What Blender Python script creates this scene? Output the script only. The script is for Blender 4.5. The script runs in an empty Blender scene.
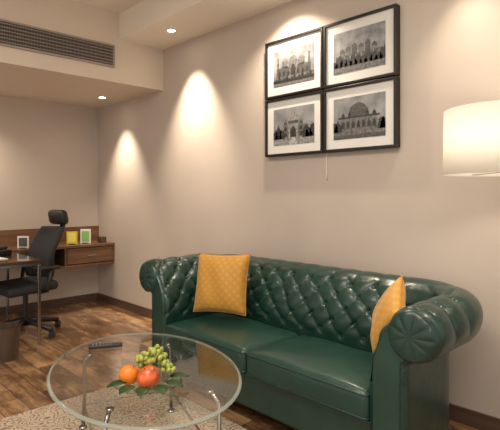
import bpy, bmesh, math, random
from mathutils import Vector, Matrix
random.seed(4)
C = bpy.context.scene.collection
PI = math.pi
try: bpy.context.scene.view_settings.view_transform = 'Standard'
except Exception: pass

# ------------------------------------------------------------ materials
def mat(name, col, rough=0.5, metal=0.0, spec=0.5, coat=0.0, emit=None, estr=0.0, noise=0.0, nscale=20, bump=0.0, bscale=200, sheen=0.0, bdist=.002):
    m = bpy.data.materials.new(name); m.use_nodes = True
    nt = m.node_tree; b = nt.nodes['Principled BSDF']
    b.inputs['Base Color'].default_value = (*col, 1)
    b.inputs['Roughness'].default_value = rough
    b.inputs['Metallic'].default_value = metal
    b.inputs['Specular IOR Level'].default_value = spec
    b.inputs['Coat Weight'].default_value = coat
    b.inputs['Coat Roughness'].default_value = 0.18
    b.inputs['Sheen Weight'].default_value = sheen
    if emit:
        b.inputs['Emission Color'].default_value = (*emit, 1); b.inputs['Emission Strength'].default_value = estr
    tc = nt.nodes.new('ShaderNodeTexCoord')
    if noise > 0:
        n = nt.nodes.new('ShaderNodeTexNoise'); n.inputs['Scale'].default_value = nscale; n.inputs['Detail'].default_value = 4
        r = nt.nodes.new('ShaderNodeValToRGB')
        r.color_ramp.elements[0].position = 0.3; r.color_ramp.elements[1].position = 0.7
        r.color_ramp.elements[0].color = (*[c * (1 - noise) for c in col], 1)
        r.color_ramp.elements[1].color = (*[min(1, c * (1 + noise)) for c in col], 1)
        nt.links.new(tc.outputs['Object'], n.inputs['Vector']); nt.links.new(n.outputs['Fac'], r.inputs['Fac'])
        nt.links.new(r.outputs['Color'], b.inputs['Base Color'])
    if bump > 0:
        n = nt.nodes.new('ShaderNodeTexNoise'); n.inputs['Scale'].default_value = bscale
        bp = nt.nodes.new('ShaderNodeBump'); bp.inputs['Strength'].default_value = bump; bp.inputs['Distance'].default_value = bdist
        nt.links.new(tc.outputs['Object'], n.inputs['Vector']); nt.links.new(n.outputs['Fac'], bp.inputs['Height'])
        nt.links.new(bp.outputs['Normal'], b.inputs['Normal'])
    return m

def wood(name, c1, c2, rough=0.4, axis='X', coat=0.2):
    m = bpy.data.materials.new(name); m.use_nodes = True
    nt = m.node_tree; b = nt.nodes['Principled BSDF']
    tc = nt.nodes.new('ShaderNodeTexCoord'); mp = nt.nodes.new('ShaderNodeMapping')
    s = {'X': (1.5, 25, 25), 'Y': (25, 1.5, 25), 'Z': (25, 25, 1.5)}[axis]
    mp.inputs['Scale'].default_value = s
    n = nt.nodes.new('ShaderNodeTexNoise'); n.inputs['Scale'].default_value = 1; n.inputs['Detail'].default_value = 6
    r = nt.nodes.new('ShaderNodeValToRGB'); r.color_ramp.elements[0].color = (*c1, 1); r.color_ramp.elements[1].color = (*c2, 1)
    r.color_ramp.elements[0].position = .3; r.color_ramp.elements[1].position = .7
    nt.links.new(tc.outputs['Object'], mp.inputs['Vector']); nt.links.new(mp.outputs['Vector'], n.inputs['Vector'])
    nt.links.new(n.outputs['Fac'], r.inputs['Fac']); nt.links.new(r.outputs['Color'], b.inputs['Base Color'])
    b.inputs['Roughness'].default_value = rough; b.inputs['Coat Weight'].default_value = coat
    return m

def floor_mat():
    m = bpy.data.materials.new('wood_planks'); m.use_nodes = True
    nt = m.node_tree; b = nt.nodes['Principled BSDF']; L = nt.links.new
    tc = nt.nodes.new('ShaderNodeTexCoord')
    br = nt.nodes.new('ShaderNodeTexBrick'); br.inputs['Scale'].default_value = 1
    br.inputs['Brick Width'].default_value = 1.3; br.inputs['Row Height'].default_value = 0.15
    br.inputs['Mortar Size'].default_value = 0.0022; br.offset = 0.37
    br.inputs['Color1'].default_value = (.15, .15, .15, 1); br.inputs['Color2'].default_value = (.88, .88, .88, 1)
    br.inputs['Mortar'].default_value = (0, 0, 0, 1)
    L(tc.outputs['Object'], br.inputs['Vector'])
    mp = nt.nodes.new('ShaderNodeMapping'); mp.inputs['Scale'].default_value = (2.0, 16, 1)
    L(tc.outputs['Object'], mp.inputs['Vector'])
    n = nt.nodes.new('ShaderNodeTexNoise'); n.inputs['Scale'].default_value = 1; n.inputs['Detail'].default_value = 8; n.inputs['Roughness'].default_value = .7; n.inputs['Distortion'].default_value = .6
    L(mp.outputs['Vector'], n.inputs['Vector'])
    mp2 = nt.nodes.new('ShaderNodeMapping'); mp2.inputs['Scale'].default_value = (3.5, 7, 1)
    L(tc.outputs['Object'], mp2.inputs['Vector'])
    n2 = nt.nodes.new('ShaderNodeTexNoise'); n2.inputs['Scale'].default_value = 1; n2.inputs['Detail'].default_value = 6; n2.inputs['Roughness'].default_value = .7
    L(mp2.outputs['Vector'], n2.inputs['Vector'])
    mx = nt.nodes.new('ShaderNodeMix'); mx.data_type = 'FLOAT'; mx.inputs['Factor'].default_value = .65
    sp = nt.nodes.new('ShaderNodeSeparateColor'); L(br.outputs['Color'], sp.inputs['Color'])
    L(sp.outputs['Red'], mx.inputs[2]); L(n.outputs['Fac'], mx.inputs[3])
    mx2 = nt.nodes.new('ShaderNodeMix'); mx2.data_type = 'FLOAT'; mx2.inputs['Factor'].default_value = .45
    L(mx.outputs[0], mx2.inputs[2]); L(n2.outputs['Fac'], mx2.inputs[3])
    r = nt.nodes.new('ShaderNodeValToRGB'); cr = r.color_ramp
    cr.elements[0].position = .37; cr.elements[0].color = (.045, .022, .012, 1)
    cr.elements[1].position = .63; cr.elements[1].color = (.56, .345, .17, 1)
    e = cr.elements.new(.49); e.color = (.22, .115, .056, 1)
    L(mx2.outputs[0], r.inputs['Fac'])
    mm = nt.nodes.new('ShaderNodeMix'); mm.data_type = 'RGBA'
    L(br.outputs['Fac'], mm.inputs['Factor']); L(r.outputs['Color'], mm.inputs[6]); mm.inputs[7].default_value = (.02, .012, .007, 1)
    L(mm.outputs[2], b.inputs['Base Color'])
    b.inputs['Roughness'].default_value = .24; b.inputs['Coat Weight'].default_value = .6; b.inputs['Coat Roughness'].default_value = .1
    return m

def rug_mat():
    m = bpy.data.materials.new('rug_pattern'); m.use_nodes = True
    nt = m.node_tree; b = nt.nodes['Principled BSDF']; L = nt.links.new
    tc = nt.nodes.new('ShaderNodeTexCoord')
    v = nt.nodes.new('ShaderNodeTexVoronoi'); v.inputs['Scale'].default_value = 13
    n0 = nt.nodes.new('ShaderNodeTexNoise'); n0.inputs['Scale'].default_value = 12
    va = nt.nodes.new('ShaderNodeVectorMath'); va.operation = 'MULTIPLY_ADD'; va.inputs[1].default_value = (.07, .07, .07)
    L(tc.outputs['Object'], n0.inputs['Vector']); L(n0.outputs['Color'], va.inputs[0]); L(tc.outputs['Object'], va.inputs[2]); L(va.outputs[0], v.inputs['Vector'])
    mu = nt.nodes.new('ShaderNodeMath'); mu.operation = 'MULTIPLY'; mu.inputs[1].default_value = 24; L(v.outputs['Distance'], mu.inputs[0])
    si = nt.nodes.new('ShaderNodeMath'); si.operation = 'SINE'; L(mu.outputs[0], si.inputs[0])
    ad = nt.nodes.new('ShaderNodeMath'); ad.operation = 'MULTIPLY_ADD'; ad.inputs[1].default_value = .5; ad.inputs[2].default_value = .5; L(si.outputs[0], ad.inputs[0])
    n = nt.nodes.new('ShaderNodeTexNoise'); n.inputs['Scale'].default_value = 30; n.inputs['Detail'].default_value = 7; n.inputs['Distortion'].default_value = 2; n.inputs['Roughness'].default_value = .65
    L(tc.outputs['Object'], n.inputs['Vector'])
    mx = nt.nodes.new('ShaderNodeMix'); mx.data_type = 'FLOAT'; mx.inputs['Factor'].default_value = .68
    L(ad.outputs[0], mx.inputs[2]); L(n.outputs['Fac'], mx.inputs[3])
    r = nt.nodes.new('ShaderNodeValToRGB'); cr = r.color_ramp
    cr.elements[0].position = .33; cr.elements[0].color = (.22, .14, .105, 1)
    cr.elements[1].position = .52; cr.elements[1].color = (.56, .48, .37, 1)
    e = cr.elements.new(.43); e.color = (.37, .285, .21, 1)
    e = cr.elements.new(.66); e.color = (.42, .34, .255, 1)
    L(mx.outputs[0], r.inputs['Fac']); L(r.outputs['Color'], b.inputs['Base Color'])
    b.inputs['Roughness'].default_value = .95; b.inputs['Specular IOR Level'].default_value = .1
    return m

def glass_mat(name, tint=(.95, .98, .965), base=.045):
    m = bpy.data.materials.new(name); m.use_nodes = True
    nt = m.node_tree; nt.nodes.clear(); L = nt.links.new
    o = nt.nodes.new('ShaderNodeOutputMaterial'); mix = nt.nodes.new('ShaderNodeMixShader')
    t = nt.nodes.new('ShaderNodeBsdfTransparent'); t.inputs['Color'].default_value = (*tint, 1)
    g = nt.nodes.new('ShaderNodeBsdfGlossy'); g.inputs['Roughness'].default_value = .015
    f = nt.nodes.new('ShaderNodeLayerWeight'); f.inputs['Blend'].default_value = .5
    p = nt.nodes.new('ShaderNodeMath'); p.operation = 'POWER'; p.inputs[1].default_value = 4
    a = nt.nodes.new('ShaderNodeMath'); a.operation = 'MULTIPLY_ADD'; a.inputs[1].default_value = .6; a.inputs[2].default_value = base
    L(f.outputs['Facing'], p.inputs[0]); L(p.outputs[0], a.inputs[0])
    L(a.outputs[0], mix.inputs[0]); L(t.outputs[0], mix.inputs[1]); L(g.outputs[0], mix.inputs[2]); L(mix.outputs[0], o.inputs['Surface'])
    return m

def pillow_mat():
    m = bpy.data.materials.new('gold_fabric'); m.use_nodes = True
    nt = m.node_tree; b = nt.nodes['Principled BSDF']; L = nt.links.new
    tc = nt.nodes.new('ShaderNodeTexCoord')
    mp = nt.nodes.new('ShaderNodeMapping'); mp.inputs['Rotation'].default_value = (0, 0, .78)
    L(tc.outputs['Object'], mp.inputs['Vector'])
    w = nt.nodes.new('ShaderNodeTexWave'); w.bands_direction = 'X'; w.inputs['Scale'].default_value = 8; w.inputs['Distortion'].default_value = 1.5
    w2 = nt.nodes.new('ShaderNodeTexWave'); w2.bands_direction = 'Y'; w2.inputs['Scale'].default_value = 8; w2.inputs['Distortion'].default_value = 1.5
    L(mp.outputs['Vector'], w.inputs['Vector']); L(mp.outputs['Vector'], w2.inputs['Vector'])
    mx = nt.nodes.new('ShaderNodeMath'); mx.operation = 'MULTIPLY'; L(w.outputs['Fac'], mx.inputs[0]); L(w2.outputs['Fac'], mx.inputs[1])
    r = nt.nodes.new('ShaderNodeValToRGB'); r.color_ramp.elements[0].position = .1; r.color_ramp.elements[1].position = .7
    r.color_ramp.elements[0].color = (.49, .235, .026, 1); r.color_ramp.elements[1].color = (.55, .28, .037, 1)
    L(mx.outputs[0], r.inputs['Fac']); L(r.outputs['Color'], b.inputs['Base Color'])
    b.inputs['Roughness'].default_value = .6; b.inputs['Sheen Weight'].default_value = .25
    return m

M = {}
M['wall'] = mat('plaster_taupe', (.53, .455, .395), .75, noise=.03, nscale=3, bump=.05, bscale=120)
M['ceil'] = mat('ceiling_paint', (.82, .755, .66), .85, noise=.02, nscale=3)
M['bulk'] = mat('bulkhead_paint', (.67, .58, .485), .8, noise=.02, nscale=3)
M['floor'] = floor_mat(); M['rug'] = rug_mat()
M['base'] = wood('baseboard_wood', (.07, .04, .028), (.11, .065, .045), .45)
M['leather'] = mat('green_leather', (.0075, .036, .0265), .34, coat=.2, noise=.25, nscale=8, bump=.35, bscale=28, bdist=.004)
M['leather2'] = mat('green_leather_seat', (.010, .045, .033), .36, coat=.15, noise=.2, nscale=6, bump=.25, bscale=30, bdist=.003)
M['nail'] = mat('antique_nail', (.03, .045, .035), .35, metal=.5)
M['darkwood'] = wood('dark_wood', (.03, .016, .01), (.06, .03, .02), .4)
M['gold'] = pillow_mat()
M['goldpipe'] = mat('gold_piping', (.44, .21, .026), .6)
M['glass'] = glass_mat('clear_glass', (.955, .966, .96), .07)
M['chrome'] = mat('chrome', (.46, .44, .42), .22, metal=1)
M['black'] = mat('black_plastic', (.012, .012, .013), .4)
M['mesh'] = mat('black_mesh_fabric', (.02, .02, .022), .8, noise=.4, nscale=300)
M['desk'] = wood('walnut', (.11, .052, .027), (.22, .11, .056), .35, 'Y', .3)
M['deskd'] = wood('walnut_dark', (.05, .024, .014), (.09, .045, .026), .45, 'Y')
M['desktop'] = wood('walnut_polished', (.045, .022, .013), (.10, .05, .028), .18, 'Y', .8)
M['frame'] = mat('black_frame', (.012, .009, .008), .35)
M['mat'] = mat('mat_board', (.70, .685, .66), .8)
M['white'] = mat('white_paper', (.75, .74, .70), .6)
M['ventl'] = mat('vent_metal', (.34, .29, .25), .5)
M['ventd'] = mat('vent_dark', (.03, .027, .025), .8)
M['lamp_em'] = mat('lamp_glow', (1, .9, .75), .5, emit=(1, .86, .66), estr=40)
M['trimw'] = mat('white_trim', (.75, .70, .63), .5)
M['orange'] = mat('orange_peel', (.85, .22, .015), .42, bump=.4, bscale=120)
M['apple'] = mat('apple_skin', (.62, .11, .03), .3, noise=.7, nscale=14, coat=.3)
M['grape'] = mat('grape_skin', (.34, .38, .07), .25, coat=.3, noise=.3, nscale=60)
M['leaf'] = mat('leaf_green', (.015, .055, .010), .45)
M['stem'] = mat('brown_stem', (.12, .07, .03), .7)
M['yellow'] = mat('yellow_card', (.75, .55, .03), .5)
M['greenp'] = mat('green_print', (.25, .5, .15), .5)
M['bin'] = wood('bin_brown', (.05, .03, .02), (.09, .052, .032), .5, 'Z')

# ------------------------------------------------------------ helpers
def finish(me, mats, smooth):
    for m in (mats if isinstance(mats, (list, tuple)) else [mats]): me.materials.append(m)
    if smooth:
        for p in me.polygons: p.use_smooth = True

def add(name, bm, mats, parent=None, loc=(0, 0, 0), rot=(0, 0, 0), smooth=False, label=None):
    me = bpy.data.meshes.new(name)
    bmesh.ops.recalc_face_normals(bm, faces=bm.faces)
    bm.to_mesh(me); bm.free(); finish(me, mats, smooth)
    o = bpy.data.objects.new(name, me); C.objects.link(o)
    o.location = loc; o.rotation_euler = rot
    if parent: o.parent = parent
    if label: o['label'] = label
    return o

def root(name, loc, label, cat, rz=0, group=None, rot=None):
    o = bpy.data.objects.new(name, None); C.objects.link(o); o.empty_display_size = .1
    o.location = loc; o.rotation_euler = rot or (0, 0, rz); tag(o, label, cat, group); return o

def tag(o, label, cat, group=None):
    o['label'] = label; o['category'] = cat
    if group: o['group'] = group
    return o

def bx(bm, c, s, mi=0, rot=None, bev=0, seg=2):
    r = bmesh.ops.create_cube(bm, size=1)
    vs = r['verts']
    bmesh.ops.scale(bm, vec=s, verts=vs)
    if bev > 0:
        es = list({e for v in vs for e in v.link_edges})
        rr = bmesh.ops.bevel(bm, geom=es, offset=bev, segments=seg, affect='EDGES', profile=.5)
        vs = list({v for f in rr['faces'] for v in f.verts} | {v for v in vs if v.is_valid})
    if rot: bmesh.ops.rotate(bm, cent=(0, 0, 0), matrix=rot, verts=vs)
    bmesh.ops.translate(bm, vec=c, verts=vs)
    for f in {f for v in vs for f in v.link_faces}: f.material_index = mi
    return vs

def cy(bm, c, r, h, seg=24, mi=0, rot=None, r2=None):
    res = bmesh.ops.create_cone(bm, cap_ends=True, segments=seg, radius1=r, radius2=r if r2 is None else r2, depth=h)
    vs = res['verts']
    if rot: bmesh.ops.rotate(bm, cent=(0, 0, 0), matrix=rot, verts=vs)
    bmesh.ops.translate(bm, vec=c, verts=vs)
    for f in {f for v in vs for f in v.link_faces}: f.material_index = mi
    return vs

def sp(bm, c, r, s=(1, 1, 1), u=16, v=10, mi=0):
    rows = []
    top = bm.verts.new((c[0], c[1], c[2] + r * s[2])); bot = bm.verts.new((c[0], c[1], c[2] - r * s[2]))
    vs = [top, bot]
    for i in range(1, v):
        a = PI * i / v
        row = [bm.verts.new((c[0] + r * s[0] * math.sin(a) * math.cos(2 * PI * k / u), c[1] + r * s[1] * math.sin(a) * math.sin(2 * PI * k / u), c[2] + r * s[2] * math.cos(a))) for k in range(u)]
        rows.append(row); vs += row
    for k in range(u):
        f = bm.faces.new((top, rows[0][k], rows[0][(k + 1) % u])); f.material_index = mi
        f = bm.faces.new((bot, rows[-1][(k + 1) % u], rows[-1][k])); f.material_index = mi
    for a, b in zip(rows, rows[1:]):
        for k in range(u):
            f = bm.faces.new((a[k], b[k], b[(k + 1) % u], a[(k + 1) % u])); f.material_index = mi
    return vs

def tube(bm, pts, r, seg=10, closed=False, mi=0):
    pts = [Vector(p) for p in pts]; n = len(pts); rings = []
    prev = None
    for i, p in enumerate(pts):
        if closed: t = (pts[(i + 1) % n] - pts[i - 1])
        else: t = pts[min(i + 1, n - 1)] - pts[max(i - 1, 0)]
        t.normalize()
        if prev is None:
            a = Vector((0, 0, 1)) if abs(t.z) < .9 else Vector((1, 0, 0))
            x = t.cross(a).normalized()
        else:
            x = (prev - t * prev.dot(t)).normalized()
        prev = x; y = t.cross(x)
        rr = r[i] if isinstance(r, (list, tuple)) else r
        rings.append([bm.verts.new(p + (x * math.cos(2 * PI * k / seg) + y * math.sin(2 * PI * k / seg)) * rr) for k in range(seg)])
    m = n if closed else n - 1
    for i in range(m):
        A, B = rings[i], rings[(i + 1) % n]
        for k in range(seg):
            f = bm.faces.new((A[k], A[(k + 1) % seg], B[(k + 1) % seg], B[k])); f.material_index = mi
    if not closed:
        for R in (rings[0], rings[-1]):
            f = bm.faces.new(R); f.material_index = mi

def lathe(bm, prof, seg=48, sx=1, sy=1, c=(0, 0, 0), mi=0, closed=False):
    rings = []
    for r, z in prof:
        if r < 1e-5: rings.append([bm.verts.new((c[0], c[1], c[2] + z))])
        else: rings.append([bm.verts.new((c[0] + r * sx * math.cos(2 * PI * k / seg), c[1] + r * sy * math.sin(2 * PI * k / seg), c[2] + z)) for k in range(seg)])
    ps = list(zip(rings, rings[1:])) + ([(rings[-1], rings[0])] if closed else [])
    for A, B in ps:
        for k in range(seg):
            k2 = (k + 1) % seg
            if len(A) == 1 and len(B) == 1: continue
            if len(A) == 1: f = bm.faces.new((A[0], B[k], B[k2]))
            elif len(B) == 1: f = bm.faces.new((A[k], A[k2], B[0]))
            else: f = bm.faces.new((A[k], A[k2], B[k2], B[k]))
            f.material_index = mi

def struct(name, c, s, m):
    bm = bmesh.new(); bx(bm, (0, 0, 0), s)
    o = add(name, bm, m, loc=c); o['kind'] = 'structure'; return o

def box_between(name, a, b, m):
    c = [(a[i] + b[i]) / 2 for i in range(3)]; s = [abs(b[i] - a[i]) for i in range(3)]
    return struct(name, c, s, m)

# ------------------------------------------------------------ room
WY, WX = 2.88, -5.77
box_between('floor', (WX - .15, -2.6, -.1), (1.8, WY + .15, 0), M['floor'])
box_between('wall_back', (WX - .15, WY, 0), (1.8, WY + .15, 3.2), M['wall'])
box_between('wall_left', (WX - .15, -2.6, 0), (WX, WY, 3.2), M['wall'])
box_between('ceiling', (-4.3, -2.6, 3.12), (1.8, WY, 3.3), M['ceil'])
box_between('trim_1', (WX, -2.6, 2.44), (-4.3, WY, 3.12), M['bulk'])
box_between('trim_2', (-4.3, 2.37, 2.87), (1.8, WY, 3.12), M['ceil'])
box_between('baseboard_back', (WX, WY - .015, 0), (1.8, WY, .095), M['base'])
box_between('baseboard_left', (WX, -2.6, 0), (WX + .015, WY - .015, .095), M['base'])

# ------------------------------------------------------------ camera
cam = bpy.data.cameras.new('camera'); co = bpy.data.objects.new('camera', cam); C.objects.link(co)
cam.lens = 483 / 500 * 36; cam.sensor_width = 36; cam.sensor_fit = 'HORIZONTAL'; cam.shift_y = -21 / 500
co.location = (0, 0, 1.35); co.rotation_euler = (PI / 2, 0, math.radians(46))
bpy.context.scene.camera = co

# ------------------------------------------------------------ air vent
v = root('air_vent', (-4.3, 1.6, 2.685), 'long linear air conditioning grille set in the bulkhead', 'air vent')
bm = bmesh.new(); bx(bm, (.003, 0, 0), (.004, 1.40, .19)); add('vent_backing', bm, M['ventd'], v)
bm = bmesh.new()
bx(bm, (.01, 0, .1), (.018, 1.42, .018)); bx(bm, (.01, 0, -.1), (.018, 1.42, .018))
bx(bm, (.01, .705, 0), (.018, .018, .2)); bx(bm, (.01, -.705, 0), (.018, .018, .2))
add('vent_frame', bm, M['ventl'], v)
bm = bmesh.new()
for i in range(6):
    bx(bm, (.014, 0, -.075 + i * .03), (.016, 1.39, .006))
for i in range(110):
    bx(bm, (.008, -.69 + i * .0127, 0), (.004, .002, .182))
add('vent_slats', bm, M['ventl'], v)

# ------------------------------------------------------------ downlights
DL = [(-3.73, 2.585, 2.87, 240, 11, 68), (-5.06, 2.577, 2.44, 135, 11, 68), (-2.46, 2.60, 2.87, 80, 8, 124, .7), (-1.1, 2.585, 2.87, 45, 12, 70), (-5.40, 1.30, 2.44, 75, 0, 120)]
def downlight(x, y, z, e, tilt, size=68, blend=1):
    r = root('downlight', (x, y, z), 'round white recessed ceiling downlight, lit', 'ceiling light', group='recessed downlights')
    bm = bmesh.new(); lathe(bm, [(.034, -.001), (.05, -.001), (.05, -.006), (.036, -.009)], 28, closed=True); add('trim_ring', bm, M['trimw'], r, smooth=True)
    bm = bmesh.new(); cy(bm, (0, 0, -.003), .034, .003); add('lens', bm, M['lamp_em'], r)
    l = bpy.data.lights.new('spot', 'SPOT'); l.energy = e; l.color = (1, .85, .66); l.spot_size = math.radians(size); l.spot_blend = blend; l.shadow_soft_size = .03
    lo = bpy.data.objects.new('spot', l); C.objects.link(lo); lo.location = (0, 0, -.02); lo.parent = r
    lo.rotation_euler = (math.radians(tilt), 0, 0)
for d in DL: downlight(*d)

# ------------------------------------------------------------ sofa
SX, SY = -2.05, 1.95
sofa = root('sofa', (SX, SY, 0), 'dark green tufted leather rolled-arm sofa against the wall', 'sofa')
A, B, RC = .83, .50, .13
def path_pt(s):
    l1 = B - RC; l2 = RC * PI / 2; l3 = 2 * (A - RC)
    if s <= l1: return Vector((-A, s, 0)), Vector((-1, 0, 0))
    s -= l1
    if s <= l2:
        t = s / RC; c = Vector((-A + RC, B - RC, 0)); n = Vector((-math.cos(t), math.sin(t), 0)); return c + n * RC, n
    s -= l2
    if s <= l3: return Vector((-A + RC + s, B, 0)), Vector((0, 1, 0))
    s -= l3
    if s <= l2:
        t = s / RC; c = Vector((A - RC, B - RC, 0)); n = Vector((math.sin(t), math.cos(t), 0)); return c + n * RC, n
    s -= l2
    return Vector((A, B - RC - s, 0)), Vector((1, 0, 0))
LT = 2 * (B - RC) + RC * PI + 2 * (A - RC)
CN, CZ, CR = .212, .738, .120
PAN = .178
raw = [(0, .10), (0, .36), (0, .44), (-.004, .52), (0, .58), (.018, .65), (.052, .72)]
t0 = math.radians(154)
ctl = [Vector(p) for p in raw]
for i in range(0, 25):
    t = t0 - math.radians(i * 10.2); ctl.append(Vector((CN + CR * math.cos(t), CZ + CR * math.sin(t))))
ctl += [Vector((PAN + .002, .605)), Vector((PAN, .5)), Vector((PAN, .3)), Vector((PAN, .10))]
def resample(pts, step):
    out = [pts[0].copy()]
    d = [0]
    for a, b in zip(pts, pts[1:]): d.append(d[-1] + (b - a).length)
    n = int(d[-1] / step); j = 0
    for i in range(1, n + 1):
        s = d[-1] * i / n
        while j < len(pts) - 2 and d[j + 1] < s: j += 1
        out.append(pts[j].lerp(pts[j + 1], (s - d[j]) / (d[j + 1] - d[j])))
    return out, d[-1]
prof, PL = resample(ctl, .0085)
pn = []
for i in range(len(prof)):
    t = prof[min(i + 1, len(prof) - 1)] - prof[max(i - 1, 0)]
    pn.append(Vector((-t.y, t.x)).normalized())
W, H = .160, .168
V0 = .385
def sm(x): x = max(0, min(1, x)); return x * x * (3 - 2 * x)
def onarm(u): return max(1 - sm((u - .30) / .3), 1 - sm((LT - u - .30) / .3))
jit = {}
def jf(a, b):
    if (a, b) not in jit: jit[a, b] = random.uniform(.7, 1.25)
    return jit[a, b]
def tuft(u, vv):
    p = (u - LT / 2) / W + .07 * math.sin(vv * 23 + u * 3); q = (vv - V0) / H + .07 * math.sin(u * 17)
    s, t = p + q, p - q
    fs, ft = abs(math.sin(PI * s)), abs(math.sin(PI * t))
    h = (fs * ft) ** .38 * jf(math.floor(s), math.floor(t))
    ds, dt = s - round(s), t - round(t)
    d2 = ds * ds + dt * dt
    h = h * .016 - .021 * math.exp(-d2 / .022)
    lim = onarm(u)
    vl = V0 + 2.0 * H + .03 + lim * H * 1.0
    k = sm((vv - vl + .03) / .05)
    pleat = abs(math.sin(PI * p)) ** .6 * (.005 + .017 * lim)
    h = h * (1 - k) + (pleat + .003) * k
    vend = V0 + .60 + .13 * lim
    wgt = sm((vv - V0 + .03) / .05) * sm((vend - vv) / .12) * sm((u + .02) / .04) * sm((LT - u + .02) / .04)
    return (h - .006) * wgt
bm = bmesh.new(); NU = 440; grid = []
for i in range(NU + 1):
    s = LT * i / NU; c, n = path_pt(s); row = []
    e_ = min(s, LT - s)
    rnd_in = -.014 * (1 - min(1, e_ / .03)) ** 2   # soft rounded front edge
    for j, p in enumerate(prof):
        vv = PL * j / (len(prof) - 1)
        q = p + pn[j] * (tuft(s, vv) + (rnd_in if vv > V0 else 0))
        row.append(bm.verts.new(c + n * q.x + Vector((0, 0, q.y))))
    grid.append(row)
for i in range(NU):
    for j in range(len(prof) - 1):
        bm.faces.new((grid[i][j], grid[i + 1][j], grid[i + 1][j + 1], grid[i][j + 1]))
    bm.faces.new((grid[i][-1], grid[i + 1][-1], grid[i + 1][0], grid[i][0]))
for g in (grid[0], grid[-1]):
    f = bm.faces.new(g); bmesh.ops.triangulate(bm, faces=[f])
kmax = int(LT / W) + 2
for a2 in range(-2 * kmax, 2 * kmax + 1):
    for b2 in range(1, 8):
        if (a2 + b2) % 2: continue
        u = LT / 2 + a2 / 2 * W; vv = V0 + b2 / 2 * H
        if vv > V0 + 2.0 * H + .015 + onarm(u) * 1.0 * H: continue
        u -= W * .07 * math.sin(vv * 23 + u * 3); vv -= H * .07 * math.sin(u * 17)
        if u < .03 or u > LT - .03: continue
        c, n = path_pt(u); j = min(len(prof) - 1, round(vv / PL * (len(prof) - 1)))
        q = prof[j] + pn[j] * (-.022)
        sp(bm, c + n * q.x + Vector((0, 0, q.y)), .0105, u=8, v=5)
add('tufted_upholstery', bm, M['leather'], sofa, smooth=True)
def inset(pts, d):
    return [p - n * d for p, n in zip(pts, pn)]
clean = [p for p in prof]
for side in (-1, 1):
    bm = bmesh.new()
    a = inset(clean, .012); b = inset(clean, .022)
    r0 = [bm.verts.new((side * (A + p.x), .004, p.y)) for p in a]
    r1 = [bm.verts.new((side * (A + p.x), -.010, p.y)) for p in b]
    for k in range(len(r0)):
        k2 = (k + 1) % len(r0)
        bm.faces.new((r0[k], r0[k2], r1[k2], r1[k]))
    f = bm.faces.new(r1); bmesh.ops.triangulate(bm, faces=[f])
    add('arm_front_panel', bm, M['leather2'], sofa)
    # gathered leather wrapping over the rolled front
    bm = bmesh.new(); seg0 = 120; rings = []
    rnd = random.Random(11 + side); ph = [rnd.uniform(-1, 1) for _ in range(4)]
    def scy(t, th):
        w_ = th * 4.5 + ph[0] * 1.2 * math.sin(th + 1) + ph[1] * math.sin(2 * th) + ph[2] * .7 * math.sin(3 * th)
        pl_ = abs(math.sin(w_)) ** .7
        return -.004 - .034 * max(0, 1 - t ** 3.2) ** .5 - .0065 * (pl_ - .5) * math.sin(PI * t ** 1.6)
    cen = bm.verts.new((side * (A + CN), scy(0, 0), CZ))
    for i in range(1, 17):
        t = i / 16; ring = []
        for k in range(seg0):
            th = 2 * PI * k / seg0
            rr = t * (CR - .003)
            ring.append(bm.verts.new((side * (A + CN) + rr * math.cos(th), scy(t, th) if i < 16 else .012, CZ + rr * math.sin(th))))
        rings.append(ring)
    for k in range(seg0): bm.faces.new((cen, rings[0][k], rings[0][(k + 1) % seg0]))
    for i in range(15):
        for k in range(seg0): bm.faces.new((rings[i][k], rings[i + 1][k], rings[i + 1][(k + 1) % seg0], rings[i][(k + 1) % seg0]))
    add('arm_scroll', bm, M['leather'], sofa, smooth=True)
    bm = bmesh.new(); a = inset(clean, .024)
    ks = [k for k in range(len(a)) if a[k].y < CZ - CR * 1.02 and a[k].y > .14 and a[k].x > .1]
    for k in ks[::2]: sp(bm, (side * (A + a[k].x), -.0115, a[k].y), .0052, u=8, v=5)
    tube(bm, [(side * (A + a[k].x), -.010, a[k].y) for k in ks], .003, 6)
    add('nailhead_trim', bm, M['nail'], sofa, smooth=True)
bm = bmesh.new(); bx(bm, (0, .265, .19), (2 * A + .01, .50, .20), bev=.012)
add('seat_base', bm, M['leather'], sofa)
bm = bmesh.new(); bx(bm, (0, B + .06, .30), (2 * A, .11, .42)); add('back_panel', bm, M['leather'], sofa)
for side in (-1, 1):
    bm = bmesh.new()
    w, d, h = A - .006, .53, .15
    vs = bx(bm, (0, 0, 0), (w, d, h), bev=.038, seg=5)
    bmesh.ops.subdivide_edges(bm, edges=[e for e in bm.edges if e.calc_length() > .1], cuts=14, use_grid_fill=True)
    for vv in bm.verts:
        x, y = vv.co.x / (w / 2), vv.co.y / (d / 2)
        if vv.co.z > 0: vv.co.z += .024 * max(0, 1 - x ** 4) * max(0, 1 - y ** 4) - .004 + .004 * math.sin(x * 5 + side) * math.cos(y * 4) * max(0, 1 - x * x)
    cu = add('seat_cushion', bm, M['leather2'], sofa, loc=(side * A / 2, .245, .362), smooth=True)
    bm = bmesh.new()
    for zc in (.055, -.055):
        pts = []
        for cx, cyy, a0 in ((w / 2 - .03, d / 2 - .03, 0), (-w / 2 + .03, d / 2 - .03, 90), (-w / 2 + .03, -d / 2 + .03, 180), (w / 2 - .03, -d / 2 + .03, 270)):
            for k in range(5):
                t = math.radians(a0 + k * 22.5); pts.append((cx + .026 * math.cos(t), cyy + .026 * math.sin(t), zc))
        tube(bm, pts, .0055, 8, True)
    add('piping', bm, M['leather'], cu, smooth=True)
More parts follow.
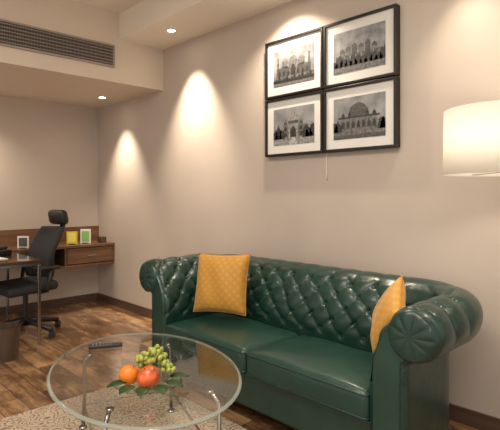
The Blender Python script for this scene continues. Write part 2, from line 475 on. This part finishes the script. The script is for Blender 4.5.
for fx in (-A - .08, A + .08):
    for fy in (.06, .60):
        bm = bmesh.new(); lathe(bm, [(0, 0), (.022, 0), (.034, .03), (.03, .06), (.038, .08), (.038, .103), (0, .103)], 20)
        add('foot', bm, M['darkwood'], sofa, loc=(fx, fy, 0), smooth=True)

# ------------------------------------------------------------ pillows
def pillow(loc, yaw, tilt, roll, label, size=.42, th=.07):
    bm = bmesh.new(); N = 26
    def P(i, j, s):
        x, y = -1 + 2 * i / N, -1 + 2 * j / N
        hx = max(0, 1 - abs(x) ** 2.6); hy = max(0, 1 - abs(y) ** 2.6)
        z = s * th * (hx * hy) ** .5
        k = 1 - .07 * (1 - y * y) * abs(x) ** 2; k2 = 1 - .07 * (1 - x * x) * abs(y) ** 2
        z += .005 * math.sin(7 * x + 3 * y) * hx * hy
        return Vector((x * k * size / 2, y * k2 * size / 2, z))
    g = {}
    for s in (1, -1):
        for i in range(N + 1):
            for j in range(N + 1):
                edge = i in (0, N) or j in (0, N)
                if s == -1 and edge: g[s, i, j] = g[1, i, j]
                else: g[s, i, j] = bm.verts.new(P(i, j, s))
        for i in range(N):
            for j in range(N):
                bm.faces.new((g[s, i, j], g[s, i + 1, j], g[s, i + 1, j + 1], g[s, i, j + 1]))
    ring = [P(i, 0, 1) for i in range(N)] + [P(N, j, 1) for j in range(N)] + [P(N - i, N, 1) for i in range(N)] + [P(0, N - j, 1) for j in range(N)]
    o = add('throw_pillow', bm, M['gold'], loc=loc, smooth=True)
    R = Matrix.Rotation(yaw, 4, 'Z') @ Matrix.Rotation(PI / 2 - tilt, 4, 'X') @ Matrix.Rotation(roll, 4, 'Z')
    o.rotation_euler = R.to_euler(); tag(o, label, 'pillow')
    bm = bmesh.new(); tube(bm, ring, .004, 6, True); add('piping', bm, M['goldpipe'], o, smooth=True)
    return o
pillow((-2.635, 2.26, .710), math.radians(20), math.radians(14), math.radians(2), 'square gold patterned throw pillow leaning on the sofa back', size=.425, th=.085)
pillow((-1.315, 2.275, .715), math.radians(-50), math.radians(22), math.radians(-32), 'gold throw pillow standing on its corner against the sofa armrest', size=.32, th=.06)

# ------------------------------------------------------------ picture frames
greys = [mat('print_grey', (g, g * .98, g * .97), .5, noise=.5, nscale=45) for g in (.035, .08, .14, .24, .38)]
def skym(i, lo, hi):
    m = bpy.data.materials.new('print_sky'); m.use_nodes = True; nt = m.node_tree; b = nt.nodes['Principled BSDF']
    tc = nt.nodes.new('ShaderNodeTexCoord'); n = nt.nodes.new('ShaderNodeTexNoise'); n.inputs['Scale'].default_value = 7 + i * 3; n.inputs['Detail'].default_value = 5
    r = nt.nodes.new('ShaderNodeValToRGB'); r.color_ramp.elements[0].color = (lo, lo, lo * 1.03, 1); r.color_ramp.elements[1].color = (hi, hi, hi * 1.03, 1)
    r.color_ramp.elements[0].position = .35; r.color_ramp.elements[1].position = .65
    nt.links.new(tc.outputs['Object'], n.inputs['Vector']); nt.links.new(n.outputs['Fac'], r.inputs['Fac']); nt.links.new(r.outputs['Color'], b.inputs['Base Color'])
    b.inputs['Roughness'].default_value = .4; return m
PW, PH = .415, .29
def poly(bm, pts, mi, lay):
    vs = [bm.verts.new(((x - .5) * PW, -lay * .0004, (y - .5) * PH)) for x, y in pts]
    f = bm.faces.new(vs); f.material_index = mi
def rect(bm, x0, y0, x1, y1, mi, lay): poly(bm, [(x0, y0), (x1, y0), (x1, y1), (x0, y1)], mi, lay)
def dome(bm, cx, y, r, h, mi, lay, onion=.0):
    pts = []
    for k in range(17):
        t = PI * k / 16; x = math.cos(t) * r * (1 + onion * math.sin(2 * min(t, PI - t))); yy = math.sin(t) ** (1 if onion == 0 else 1.1) * h
        pts.append((cx + x, y + yy))
    poly(bm, pts, mi, lay); rect(bm, cx - .004, y + h * .96, cx + .004, y + h * 1.3, mi, lay)
def tree(bm, cx, y, r, h, mi, lay, sd):
    rn = random.Random(sd); pts = []
    for k in range(26):
        t = PI * k / 25; j = rn.uniform(.8, 1.15); pts.append((min(1, max(0, cx + math.cos(t) * r * j)), min(1, y + math.sin(t) * h * j)))
    poly(bm, pts, mi, lay)
def arch(bm, cx, y, w, h, mi, lay):
    poly(bm, [(cx - w / 2, y), (cx + w / 2, y), (cx + w / 2, y + h * .6), (cx + w * .25, y + h * .88), (cx, y + h), (cx - w * .25, y + h * .88), (cx - w / 2, y + h * .6)], mi, lay)
def minaret(bm, x, y, h, w, mi, lay):
    rect(bm, x - w / 2, y, x + w / 2, y + h, mi, lay); rect(bm, x - w * .8, y + h * .7, x + w * .8, y + h * .74, mi, lay)
    dome(bm, x, y + h, w * .7, w * 1.6, mi, lay)
def print_a(bm):
    rect(bm, 0, 0, 1, .28, 2, 1); rect(bm, .08, .26, .92, .50, 1, 2)
    rect(bm, .40, .26, .60, .62, 2, 3); arch(bm, .5, .26, .12, .3, 0, 4)
    for x, r in ((.5, .10), (.31, .075), (.69, .075)): rect(bm, x - r * .9, .48, x + r * .9, .55, 1, 2); dome(bm, x, .58 if x == .5 else .53, r, .2, 2, 5, .12)
    for x in (.12, .24, .76, .88): minaret(bm, x, .26, .48 if x in (.12, .88) else .36, .03, 1, 3)
    for k in range(7):
        x = .16 + k * .113
        if abs(x - .5) > .1: arch(bm, x, .26, .055, .15, 0, 4)
    for k in range(16): tree(bm, .03 + k * .063, .1, .04, .08 + .05 * (k % 3), 0, 5, k)
def print_b(bm):
    rect(bm, 0, 0, 1, .2, 3, 1); rect(bm, .05, .28, .95, .42, 1, 2)
    for x, h in ((.18, .1), (.3, .16), (.42, .24), (.55, .18), (.68, .26), (.8, .12)):
        rect(bm, x - .05, .4, x + .05, .42 + h * .6, 1 if h > .2 else 2, 3); dome(bm, x, .42 + h * .6, .05, .10, 1, 3, .1)
    for k in range(11): tree(bm, .02 + k * .096, .14, .08, .17 + .06 * ((k * 5) % 3), 0, 4, k + 40)
    for k in range(8): arch(bm, .12 + k * .11, .33, .03, .08, 3, 3.5)
    rect(bm, 0, .0, 1, .15, 2, 5)
def print_c(bm):
    rect(bm, 0, 0, 1, .22, 3, 1); poly(bm, [(.4, 0), (.6, 0), (.53, .22), (.47, .22)], 4, 2)
    rect(bm, .25, .2, .75, .52, 2, 2); rect(bm, .38, .2, .62, .60, 3, 3); arch(bm, .5, .2, .14, .3, 0, 4)
    for x in (.31, .69): arch(bm, x, .22, .07, .13, 0, 4); arch(bm, x, .37, .07, .12, 0, 4); dome(bm, x, .53, .045, .1, 1, 4)
    rect(bm, .38, .56, .62, .64, 1, 4); dome(bm, .5, .64, .13, .24, 3, 5, .1)
    for k, x in enumerate((.05, .13, .22, .8, .88, .96)): tree(bm, x, .17, .08, .26 + .1 * (k % 2), 0, 3, k + 9)
def print_d(bm):
    rect(bm, 0, 0, 1, .25, 2, 1); rect(bm, 0, 0, 1, .1, 1, 2)
    poly(bm, [(.12, .24), (.88, .24), (.84, .50), (.16, .50)], 2, 2); rect(bm, .1, .49, .9, .53, 0, 3)
    for k in range(7): arch(bm, .2 + k * .1, .25, .06, .18, 0, 4)
    rect(bm, .3, .53, .7, .60, 1, 4); dome(bm, .5, .6, .19, .24, 1, 5)
    for x in (.2, .33, .67, .8): dome(bm, x, .53, .035, .09, 0, 5)
    for k, x in enumerate((.02, .1, .93, .99)): tree(bm, x, .18, .08, .26, 0, 5, k + 70)
FW, FH, G = .583, .459, .007
x0, z0 = -2.75, 1.65
specs = [(0, 1, print_a, 'domed mosque with minarets'), (1, 1, print_b, 'skyline of temple towers and trees'), (0, 0, print_c, 'domed tomb with tall arch'), (1, 0, print_d, 'wide octagonal domed tomb')]
for ix, iz, fn, txt in specs:
    cx = x0 + FW / 2 + ix * (FW + G); cz = z0 + FH / 2 + iz * (FH + G)
    r = root('wall_picture', (cx, WY, cz), 'black framed monochrome photograph of a ' + txt, 'picture', group='framed photographs on the wall')
    bm = bmesh.new(); b = .02; T = .055
    for s in (-1, 1):
        bx(bm, (0, -T / 2, s * (FH / 2 - b / 2)), (FW, T, b), bev=.003); bx(bm, (s * (FW / 2 - b / 2), -T / 2, 0), (b, T, FH - 2 * b + .002), bev=.003)
    add('frame', bm, M['frame'], r)
    bm = bmesh.new(); bx(bm, (0, -.030, 0), (FW - 2 * b + .004, .02, FH - 2 * b + .004)); add('mat_board', bm, M['mat'], r)
    bm = bmesh.new(); rect(bm, 0, 0, 1, 1, 5, 0); fn(bm)
    me = bpy.data.meshes.new('photograph'); bm.to_mesh(me); bm.free(); finish(me, greys + [skym(ix + 2 * iz, .17, .33)], False)
    o = bpy.data.objects.new('photograph', me); C.objects.link(o); o.parent = r; o.location = (0, -.0408, 0)
    if (ix, iz) == (0, 0):
        bm = bmesh.new(); tube(bm, [(0, 0, .02), (0, 0, -.10), (.002, 0, -.15), (0, 0, -.20)], .005, 8)
        add('hanging_cord', bm, M['trimw'], r, loc=(FW / 2 + G / 2, -.006, -FH / 2), smooth=True, label='short pale cord')

# ------------------------------------------------------------ floor lamp
lamp = root('floor_lamp', (-.755, 2.313, 0), 'floor lamp with a large cream drum shade beside the sofa', 'lamp')
bm = bmesh.new(); lathe(bm, [(0, 0), (.09, 0), (.09, .018), (.08, .025), (.02, .03), (0, .03)], 40); add('base', bm, M['chrome'], lamp, smooth=False)
bm = bmesh.new(); cy(bm, (0, 0, .74), .011, 1.44); add('pole', bm, M['chrome'], lamp, smooth=True)
shm = bpy.data.materials.new('shade_fabric'); shm.use_nodes = True; nt = shm.node_tree; b = nt.nodes['Principled BSDF']
b.inputs['Base Color'].default_value = (.88, .85, .78, 1); b.inputs['Roughness'].default_value = .9
tl = nt.nodes.new('ShaderNodeBsdfTranslucent'); tl.inputs['Color'].default_value = (.88, .85, .80, 1); mx = nt.nodes.new('ShaderNodeMixShader'); mx.inputs[0].default_value = .4
nt.links.new(b.outputs[0], mx.inputs[1]); nt.links.new(tl.outputs[0], mx.inputs[2]); nt.links.new(mx.outputs[0], nt.nodes['Material Output'].inputs['Surface'])
bm = bmesh.new(); lathe(bm, [(.262, 1.437), (.258, 1.727), (.255, 1.727), (.259, 1.437)], 64, closed=True); add('lamp_shade', bm, shm, lamp, smooth=True)
bm = bmesh.new()
for k in range(3):
    t = k * 2 * PI / 3 + .4; tube(bm, [(0, 0, 1.45), (.258 * math.cos(t), .258 * math.sin(t), 1.445)], .003, 6)
add('shade_fitter', bm, M['chrome'], lamp)
bm = bmesh.new(); sp(bm, (0, 0, 1.49), .03, (1, 1, 1.2)); add('bulb', bm, mat('bulb_glow', (1, .9, .8), emit=(1, .85, .65), estr=4), lamp, smooth=True)
pl = bpy.data.lights.new('lamp_light', 'POINT'); pl.energy = 10; pl.color = (1, .88, .72); pl.shadow_soft_size = .04
po = bpy.data.objects.new('lamp_light', pl); C.objects.link(po); po.location = (0, 0, 1.60); po.parent = lamp

# ------------------------------------------------------------ rug
bm = bmesh.new(); bx(bm, (0, 0, 0), (2.3, 1.9, .010), bev=.003)
o = add('rug', bm, M['rug'], loc=(-1.95, .95, .0055)); tag(o, 'beige and brown patterned area rug under the coffee table', 'rug')

# ------------------------------------------------------------ coffee table
TA, TB, TZ = .674, .4615, .46
tab = root('coffee_table', (-2.155, 1.328, .0105), 'oval clear glass coffee table with chrome legs', 'coffee table', rz=math.radians(160.3))
tz = TZ - .0105
seg = 96
RW = .015
def ering(bm, a, b, z): return [bm.verts.new((a * math.cos(2 * PI * k / seg), b * math.sin(2 * PI * k / seg), z)) for k in range(seg)]
def bridge(bm, A_, B_):
    for k in range(seg): bm.faces.new((A_[k], A_[(k + 1) % seg], B_[(k + 1) % seg], B_[k]))
bm = bmesh.new()
top = ering(bm, TA - RW, TB - RW, tz); bot = ering(bm, TA - RW, TB - RW, tz - .012)
bm.faces.new(top); bm.faces.new(bot[::-1]); bridge(bm, top, bot)
add('glass_top', bm, M['glass'], tab)
rimg = bpy.data.materials.new('bevel_glass'); rimg.use_nodes = True; nt = rimg.node_tree; bb = nt.nodes['Principled BSDF']
bb.inputs['Base Color'].default_value = (.42, .45, .40, 1); bb.inputs['Roughness'].default_value = .08; bb.inputs['Coat Weight'].default_value = 1; bb.inputs['Coat Roughness'].default_value = .03
tr = nt.nodes.new('ShaderNodeBsdfTransparent'); tr.inputs['Color'].default_value = (.86, .89, .85, 1); mx = nt.nodes.new('ShaderNodeMixShader'); mx.inputs[0].default_value = .5
nt.links.new(bb.outputs[0], mx.inputs[1]); nt.links.new(tr.outputs[0], mx.inputs[2]); nt.links.new(mx.outputs[0], nt.nodes['Material Output'].inputs['Surface'])
bm = bmesh.new()
R = [ering(bm, TA - RW, TB - RW, tz), ering(bm, TA - .004, TB - .004, tz - .003), ering(bm, TA, TB, tz - .007), ering(bm, TA - .002, TB - .002, tz - .012), ering(bm, TA - RW, TB - RW, tz - .012)]
for a, b in zip(R, R[1:] + R[:1]): bridge(bm, a, b)
add('bevelled_rim', bm, rimg, tab)
for sx in (-1, 1):
    for sy in (-1, 1):
        bm = bmesh.new()
        X, Y = sx * .42, sy * .25
        tube(bm, [(X * .9, Y * .9, tz - .016), (X, Y, tz - .06), (X, Y, .2), (X * 1.03, Y * 1.03, .008)], .010, 12)
        cy(bm, (X * .9, Y * .9, tz - .0165), .018, .008); cy(bm, (X * 1.03, Y * 1.03, .006), .022, .012)
        add('leg', bm, M['chrome'], tab, smooth=True)
bm = bmesh.new()
tube(bm, [(.42, .25, .14), (.42, -.25, .14), (-.42, -.25, .14), (-.42, .25, .14)], .007, 8, True)
add('stretcher', bm, M['chrome'], tab)

# bowl and fruit
BX, BY = -1.92, 1.205
bm = bmesh.new(); lathe(bm, [(0, .0), (.05, .0), (.06, .005), (.11, .012), (.155, .030), (.152, .034), (.107, .016), (.055, .009), (0, .008)], 48)
o = add('fruit_bowl', bm, glass_mat('bowl_glass', (.85, .9, .87)), loc=(BX, BY, TZ + .001), smooth=True); tag(o, 'shallow clear glass fruit bowl on the coffee table', 'bowl')
def RF(r_, f_): return (r_ * .695 - f_ * .719, r_ * .719 + f_ * .695)
def fruit(kind, rr_, ff_, z, r, m, label):
    x, y = RF(rr_, ff_)
    bm = bmesh.new(); vs = sp(bm, (0, 0, 0), r, (1, 1, .93), 28, 18)
    for vv in bm.verts:
        d = math.hypot(vv.co.x, vv.co.y) / r
        if vv.co.z > 0: vv.co.z -= .22 * r * math.exp(-(d / .3) ** 2)
    o = add(kind, bm, m, loc=(BX + x, BY + y, TZ + z), rot=(random.uniform(-.4, .4), random.uniform(-.4, .4), random.random()), smooth=True); tag(o, label, 'fruit')
    bm = bmesh.new(); tube(bm, [(0, 0, r * .68), (.002, 0, r * .95), (.004, .002, r * 1.05)], .0022, 6); add('stem', bm, M['stem'], o)
fruit('orange', -.088, -.005, .061, .046, M['orange'], 'bright round orange in the fruit bowl')
fruit('apple', .010, -.045, .067, .053, M['apple'], 'red and yellow apple at the front of the fruit bowl')
fruit('peach', -.035, .082, .056, .038, mat('peach_skin', (.80, .30, .08), .55, noise=.4, nscale=12), 'orange peach at the back of the fruit bowl')
gx, gy = RF(.030, .045)
gr = root('bunch_of_grapes', (BX + gx, BY + gy, TZ + .118), 'bunch of green grapes draped over the fruit', 'fruit')
bm = bmesh.new(); sp(bm, (0, 0, 0), .0122, (1, 1, 1.2), 14, 9); me = bpy.data.meshes.new('grape'); bm.to_mesh(me); bm.free(); finish(me, M['grape'], True)
placed = []
tries = 0
while len(placed) < 64 and tries < 16000:
    tries += 1
    a = random.uniform(0, 2 * PI); rr = random.random() ** .5
    lr = rr * .092 * math.cos(a); ff = rr * .05 * math.sin(a)
    ox, oy = RF(lr, ff)
    crown = .048 * math.exp(-((lr + .01) / .055) ** 2)
    drop = max(0, lr - .01) * .8
    z_ = crown - random.random() ** 1.5 * .045 - drop
    if z_ < -.052: continue
    p = Vector((ox, oy, z_))
    if all((p - q).length > .0185 for q in placed):
        placed.append(p); g = bpy.data.objects.new('grape', me); C.objects.link(g); g.parent = gr; g.location = p; g.rotation_euler = (random.uniform(-1, 1), random.uniform(-1, 1), 0); g.scale = [random.uniform(.85, 1.1)] * 3
bm = bmesh.new(); tube(bm, [(0, 0, 0), (.01, 0, .04), (.02, .01, .065), (.035, .012, .078)], .002, 6); add('stem', bm, M['stem'], gr)
def leaf(x, y, z, yaw, pitch, L_=.12, w=.035):
    bm = bmesh.new(); N = 8; rows = []
    for i in range(N + 1):
        t = i / N; ww = w * math.sin(PI * min(1, t * .95 + .03)) ** .8; zz = -.03 * t * t + .004
        rows.append([bm.verts.new((t * L_, -ww, zz + .006)), bm.verts.new((t * L_, 0, zz)), bm.verts.new((t * L_, ww, zz + .006))])
    for a, b in zip(rows, rows[1:]):
        for k in range(2): bm.faces.new((a[k], a[k + 1], b[k + 1], b[k]))
    o = add('leaf', bm, M['leaf'], loc=(BX + x, BY + y, TZ + z), rot=(0, -pitch, yaw), smooth=True)
    m = o.modifiers.new('s', 'SOLIDIFY'); m.thickness = .001
    tag(o, 'dark green garnish leaf at the edge of the fruit bowl', 'leaf', 'garnish leaves in the fruit bowl')
for ang in (-105, -72, -42, -12, 20, 58):
    t = math.radians(ang); leaf(.10 * math.cos(t), .10 * math.sin(t), .036, t, .28, .085, .032)
bm = bmesh.new(); bx(bm, (0, 0, .009), (.19, .048, .018), bev=.006, seg=3)
o = add('remote_control', bm, M['black'], loc=(-2.60, 1.345, TZ + .0005), rot=(0, 0, math.radians(62)), smooth=False); tag(o, 'black remote control lying on the glass table', 'remote control')
bm = bmesh.new()
for i in range(6):
    for j in range(3): cy(bm, (-.07 + i * .02, -.013 + j * .013, .0185), .004, .003, 10)
add('buttons', bm, greys[3], o)

# ------------------------------------------------------------ console on far wall
con = root('wall_console', (WX, WY, .52), 'wall-mounted walnut console with drawers', 'desk')
D = .44; Lc = 2.6
bm = bmesh.new()
bx(bm, (D / 2, -Lc / 2, .23), (D, Lc, .028), bev=.002)
bx(bm, (D / 2, -.45, .012), (D - .01, .88, .022)); bx(bm, (D / 2, -.012, .12), (D - .02, .022, .20)); bx(bm, (D / 2, -.60, .12), (D - .02, .022, .20)); bx(bm, (D / 2, -.88, .12), (D - .02, .022, .20))
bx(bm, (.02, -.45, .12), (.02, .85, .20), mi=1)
add('body', bm, [M['desk'], M['deskd']], con)
bm = bmesh.new(); bx(bm, (.014, -Lc / 2, .335), (.026, Lc, .185), bev=.002); add('back_panel', bm, M['desk'], con)
bm = bmesh.new(); bx(bm, (D / 2, -.305, .12), (D - .012, .555, .176), bev=.002); dr = add('drawer', bm, M['desk'], con)
bm = bmesh.new(); bx(bm, (D + .012, -.305, .12), (.012, .11, .014), bev=.003); bx(bm, (D + .002, -.345, .12), (.014, .008, .008)); bx(bm, (D + .002, -.265, .12), (.014, .008, .008)); add('handle', bm, M['chrome'], dr)
# desk
dk = root('writing_desk', (-4.86, 1.30, 0), 'polished dark walnut writing desk with square chrome legs', 'desk')
bm = bmesh.new(); bx(bm, (0, 0, .750), (.92, .73, .026), bev=.002); add('desk_top', bm, M['desktop'], dk)
bm = bmesh.new()
for ly in (-.34, .345): bx(bm, (0.02, ly, .725), (.84, .022, .022))
for lx in (-.40, .44): bx(bm, (lx, 0, .725), (.022, .66, .022))
add('metal_frame', bm, M['chrome'], dk)
for lx in (-.40, .44):
    for ly in (-.34, .345):
        bm = bmesh.new(); bx(bm, (lx, ly, .358), (.024, .024, .714), bev=.002); add('leg', bm, M['chrome'], dk)

def card(name, x, y, z, w, h, yaw, mface, label, cat, inner=None):
    r = root(name, (x, y, z), label, cat, rz=yaw)
    bm = bmesh.new(); bx(bm, (0, 0, h / 2), (.008, w, h), rot=None, bev=.001); add('panel', bm, mface, r)
    bm = bmesh.new(); bx(bm, (.0055, 0, h / 2), (.003, w * .72, h * .72)); add('print', bm, inner or M['white'], r)
    bm = bmesh.new(); bx(bm, (-.03, 0, h * .25), (.05, w * .5, .004)); bx(bm, (-.012, 0, .003), (.06, w * .6, .006)); add('stand', bm, M['black'], r)
CT = .766
card('photo_stand', -5.45, 2.40, CT, .12, .15, math.radians(-35), M['yellow'], 'small bright yellow display card standing on the console', 'card', mat('yellow_light', (.85, .75, .2), .5))
card('photo_stand', -5.46, 2.57, CT, .12, .17, math.radians(-40), M['white'], 'white framed card with green print on the console', 'card', M['greenp'])
bm = bmesh.new(); bx(bm, (0, 0, .035), (.10, .07, .07), bev=.004); o = add('tissue_box', bm, M['bin'], loc=(-5.45, 2.77, CT)); tag(o, 'small brown box on the console by the wall', 'box')
bm = bmesh.new(); bx(bm, (0, 0, .003), (.2, .28, .006)); o = add('brochure', bm, M['white'], loc=(-4.72, 1.30, .7635), rot=(0, 0, .2)); tag(o, 'white printed brochure lying on the desk', 'paper')
ph = root('telephone', (-5.0, 1.47, .7635), 'dark desk telephone on the writing desk', 'telephone', rz=.4)
bm = bmesh.new(); bx(bm, (0, 0, .025), (.16, .2, .05), bev=.01); add('body', bm, M['black'], ph)
bm = bmesh.new(); tube(bm, [(-.0, -.10, .07), (0, -.08, .06), (0, .08, .06), (0, .10, .07)], .016, 10); add('handset', bm, M['black'], ph)
card('menu_card', -5.45, 1.86, CT, .12, .13, math.radians(-40), M['white'], 'white tent card standing on the console', 'card', greys[1])
tin = root('desk_organiser', (-5.30, 2.02, CT), 'brown leather desk organiser on the console', 'box')
bm = bmesh.new(); bx(bm, (0, 0, .04), (.14, .20, .08), bev=.006); add('box_body', bm, M['bin'], tin)
bm = bmesh.new(); bx(bm, (0, 0, .085), (.145, .205, .012), bev=.003); add('lid', bm, M['deskd'], tin)

bm = bmesh.new(); lathe(bm, [(0, 0), (.10, 0), (.125, .27), (.119, .27), (.095, .012), (0, .012)], 32)
o = add('waste_bin', bm, M['bin'], loc=(-4.24, 1.30, .0), smooth=False); tag(o, 'dark brown waste bin on the floor by the desk', 'bin')

# ------------------------------------------------------------ office chair (faces local -y)
ch = root('office_chair', (-4.86, 1.68, 0), 'black mesh office chair with headrest pushed to the desk', 'chair', rz=math.radians(4))
bm = bmesh.new()
for k in range(5):
    t = math.radians(72 * k + 20); c, s = math.cos(t), math.sin(t)
    tube(bm, [(0, 0, .13), (.12 * c, .12 * s, .115), (.33 * c, .33 * s, .075)], [.034, .028, .020], 8)
cy(bm, (0, 0, .12), .04, .07); base = add('star_base', bm, M['black'], ch, smooth=True)
for k in range(5):
    t = math.radians(72 * k + 20); c, s = math.cos(t), math.sin(t)
    bm = bmesh.new(); rot = Matrix.Rotation(PI / 2, 3, 'X')
    for d in (-.014, .014): cy(bm, (0, d, .032), .032, .020, 16, rot=rot)
    cy(bm, (0, 0, .055), .008, .04, 8); add('caster', bm, M['black'], base, loc=(.33 * c, .33 * s, 0), rot=(0, 0, t + .8), smooth=False)
bm = bmesh.new(); cy(bm, (0, 0, .28), .024, .28); bx(bm, (0, 0, .415), (.18, .22, .05), bev=.01); add('gas_column', bm, M['black'], ch, smooth=False)
bm = bmesh.new(); bx(bm, (0, -.02, .475), (.50, .48, .09), bev=.04, seg=4)
for vv in bm.verts:
    if vv.co.y < -.2: vv.co.z -= .02
add('seat', bm, M['mesh'], ch, smooth=True)
def yb_(t): return .20 - .06 * math.sin(t * PI) * (1 - t) * 1.6 + .13 * t ** 1.1
bm = bmesh.new(); N = 12; NH = 18
gf, gb = [], []
for j in range(NH + 1):
    t = j / NH; z = .52 + .50 * t; wv = .265 - .050 * t - .03 * (1 - t) ** 3 - .035 * max(0, t - .85) / .15; yb = yb_(t)
    rf, rb = [], []
    for i in range(N + 1):
        x = -1 + 2 * i / N; yy = yb - .09 * x * x
        rf.append(bm.verts.new((x * wv, yy, z))); rb.append(bm.verts.new((x * wv, yy + .036, z)))
    gf.append(rf); gb.append(rb)
for j in range(NH):
    for i in range(N):
        bm.faces.new((gf[j][i], gf[j][i + 1], gf[j + 1][i + 1], gf[j + 1][i])); bm.faces.new((gb[j][i], gb[j + 1][i], gb[j + 1][i + 1], gb[j][i + 1]))
    for i in (0, N): bm.faces.new((gf[j][i], gf[j + 1][i], gb[j + 1][i], gb[j][i]))
for j in (0, NH):
    for i in range(N): bm.faces.new((gf[j][i], gf[j][i + 1], gb[j][i + 1], gb[j][i]))
bk = add('backrest', bm, M['mesh'], ch, smooth=True)
bm = bmesh.new(); tube(bm, [(0, .08, .43), (0, .22, .44), (0, .26, .55), (0, .26, .75), (0, .365, .98), (0, .39, 1.10)], .026, 10); add('back_spine', bm, M['black'], ch, smooth=True)
bm = bmesh.new(); bx(bm, (0, 0, 0), (.30, .09, .15), bev=.042, seg=4, rot=Matrix.Rotation(math.radians(12), 3, 'X'))
for vv in bm.verts: vv.co.y += .345 - 1.1 * vv.co.x ** 2; vv.co.z += 1.115
add('headrest', bm, M['black'], ch, smooth=True)
for s in (-1, 1):
    bm = bmesh.new(); tube(bm, [(s * .2, .06, .42), (s * .29, .08, .44), (s * .29, .11, .64)], .018, 8); bx(bm, (s * .28, .07, .655), (.08, .25, .035), bev=.014, seg=3); add('armrest', bm, M['black'], ch, smooth=True)

# ------------------------------------------------------------ ambient light
def area(name, loc, rot, size, e, col):
    l = bpy.data.lights.new(name, 'AREA'); l.shape = 'RECTANGLE'; l.size, l.size_y = size; l.energy = e; l.color = col
    o = bpy.data.objects.new(name, l); C.objects.link(o); o.location = loc; o.rotation_euler = rot; return o
area('ambient_fill', (-1.6, .3, 3.08), (0, 0, 0), (2.0, 1.2), 70, (1, .91, .80))  # added fill for the general ambient level, no fitting modelled
area('ambient_fill', (.6, -1.2, 3.0), (0, 0, 0), (1.2, 1.2), 48, (1, .92, .83))  # second added fill, an unseen area light behind the camera
w = bpy.data.worlds.new('world'); bpy.context.scene.world = w; w.use_nodes = True
w.node_tree.nodes['Background'].inputs[0].default_value = (1, .92, .82, 1); w.node_tree.nodes['Background'].inputs[1].default_value = .95
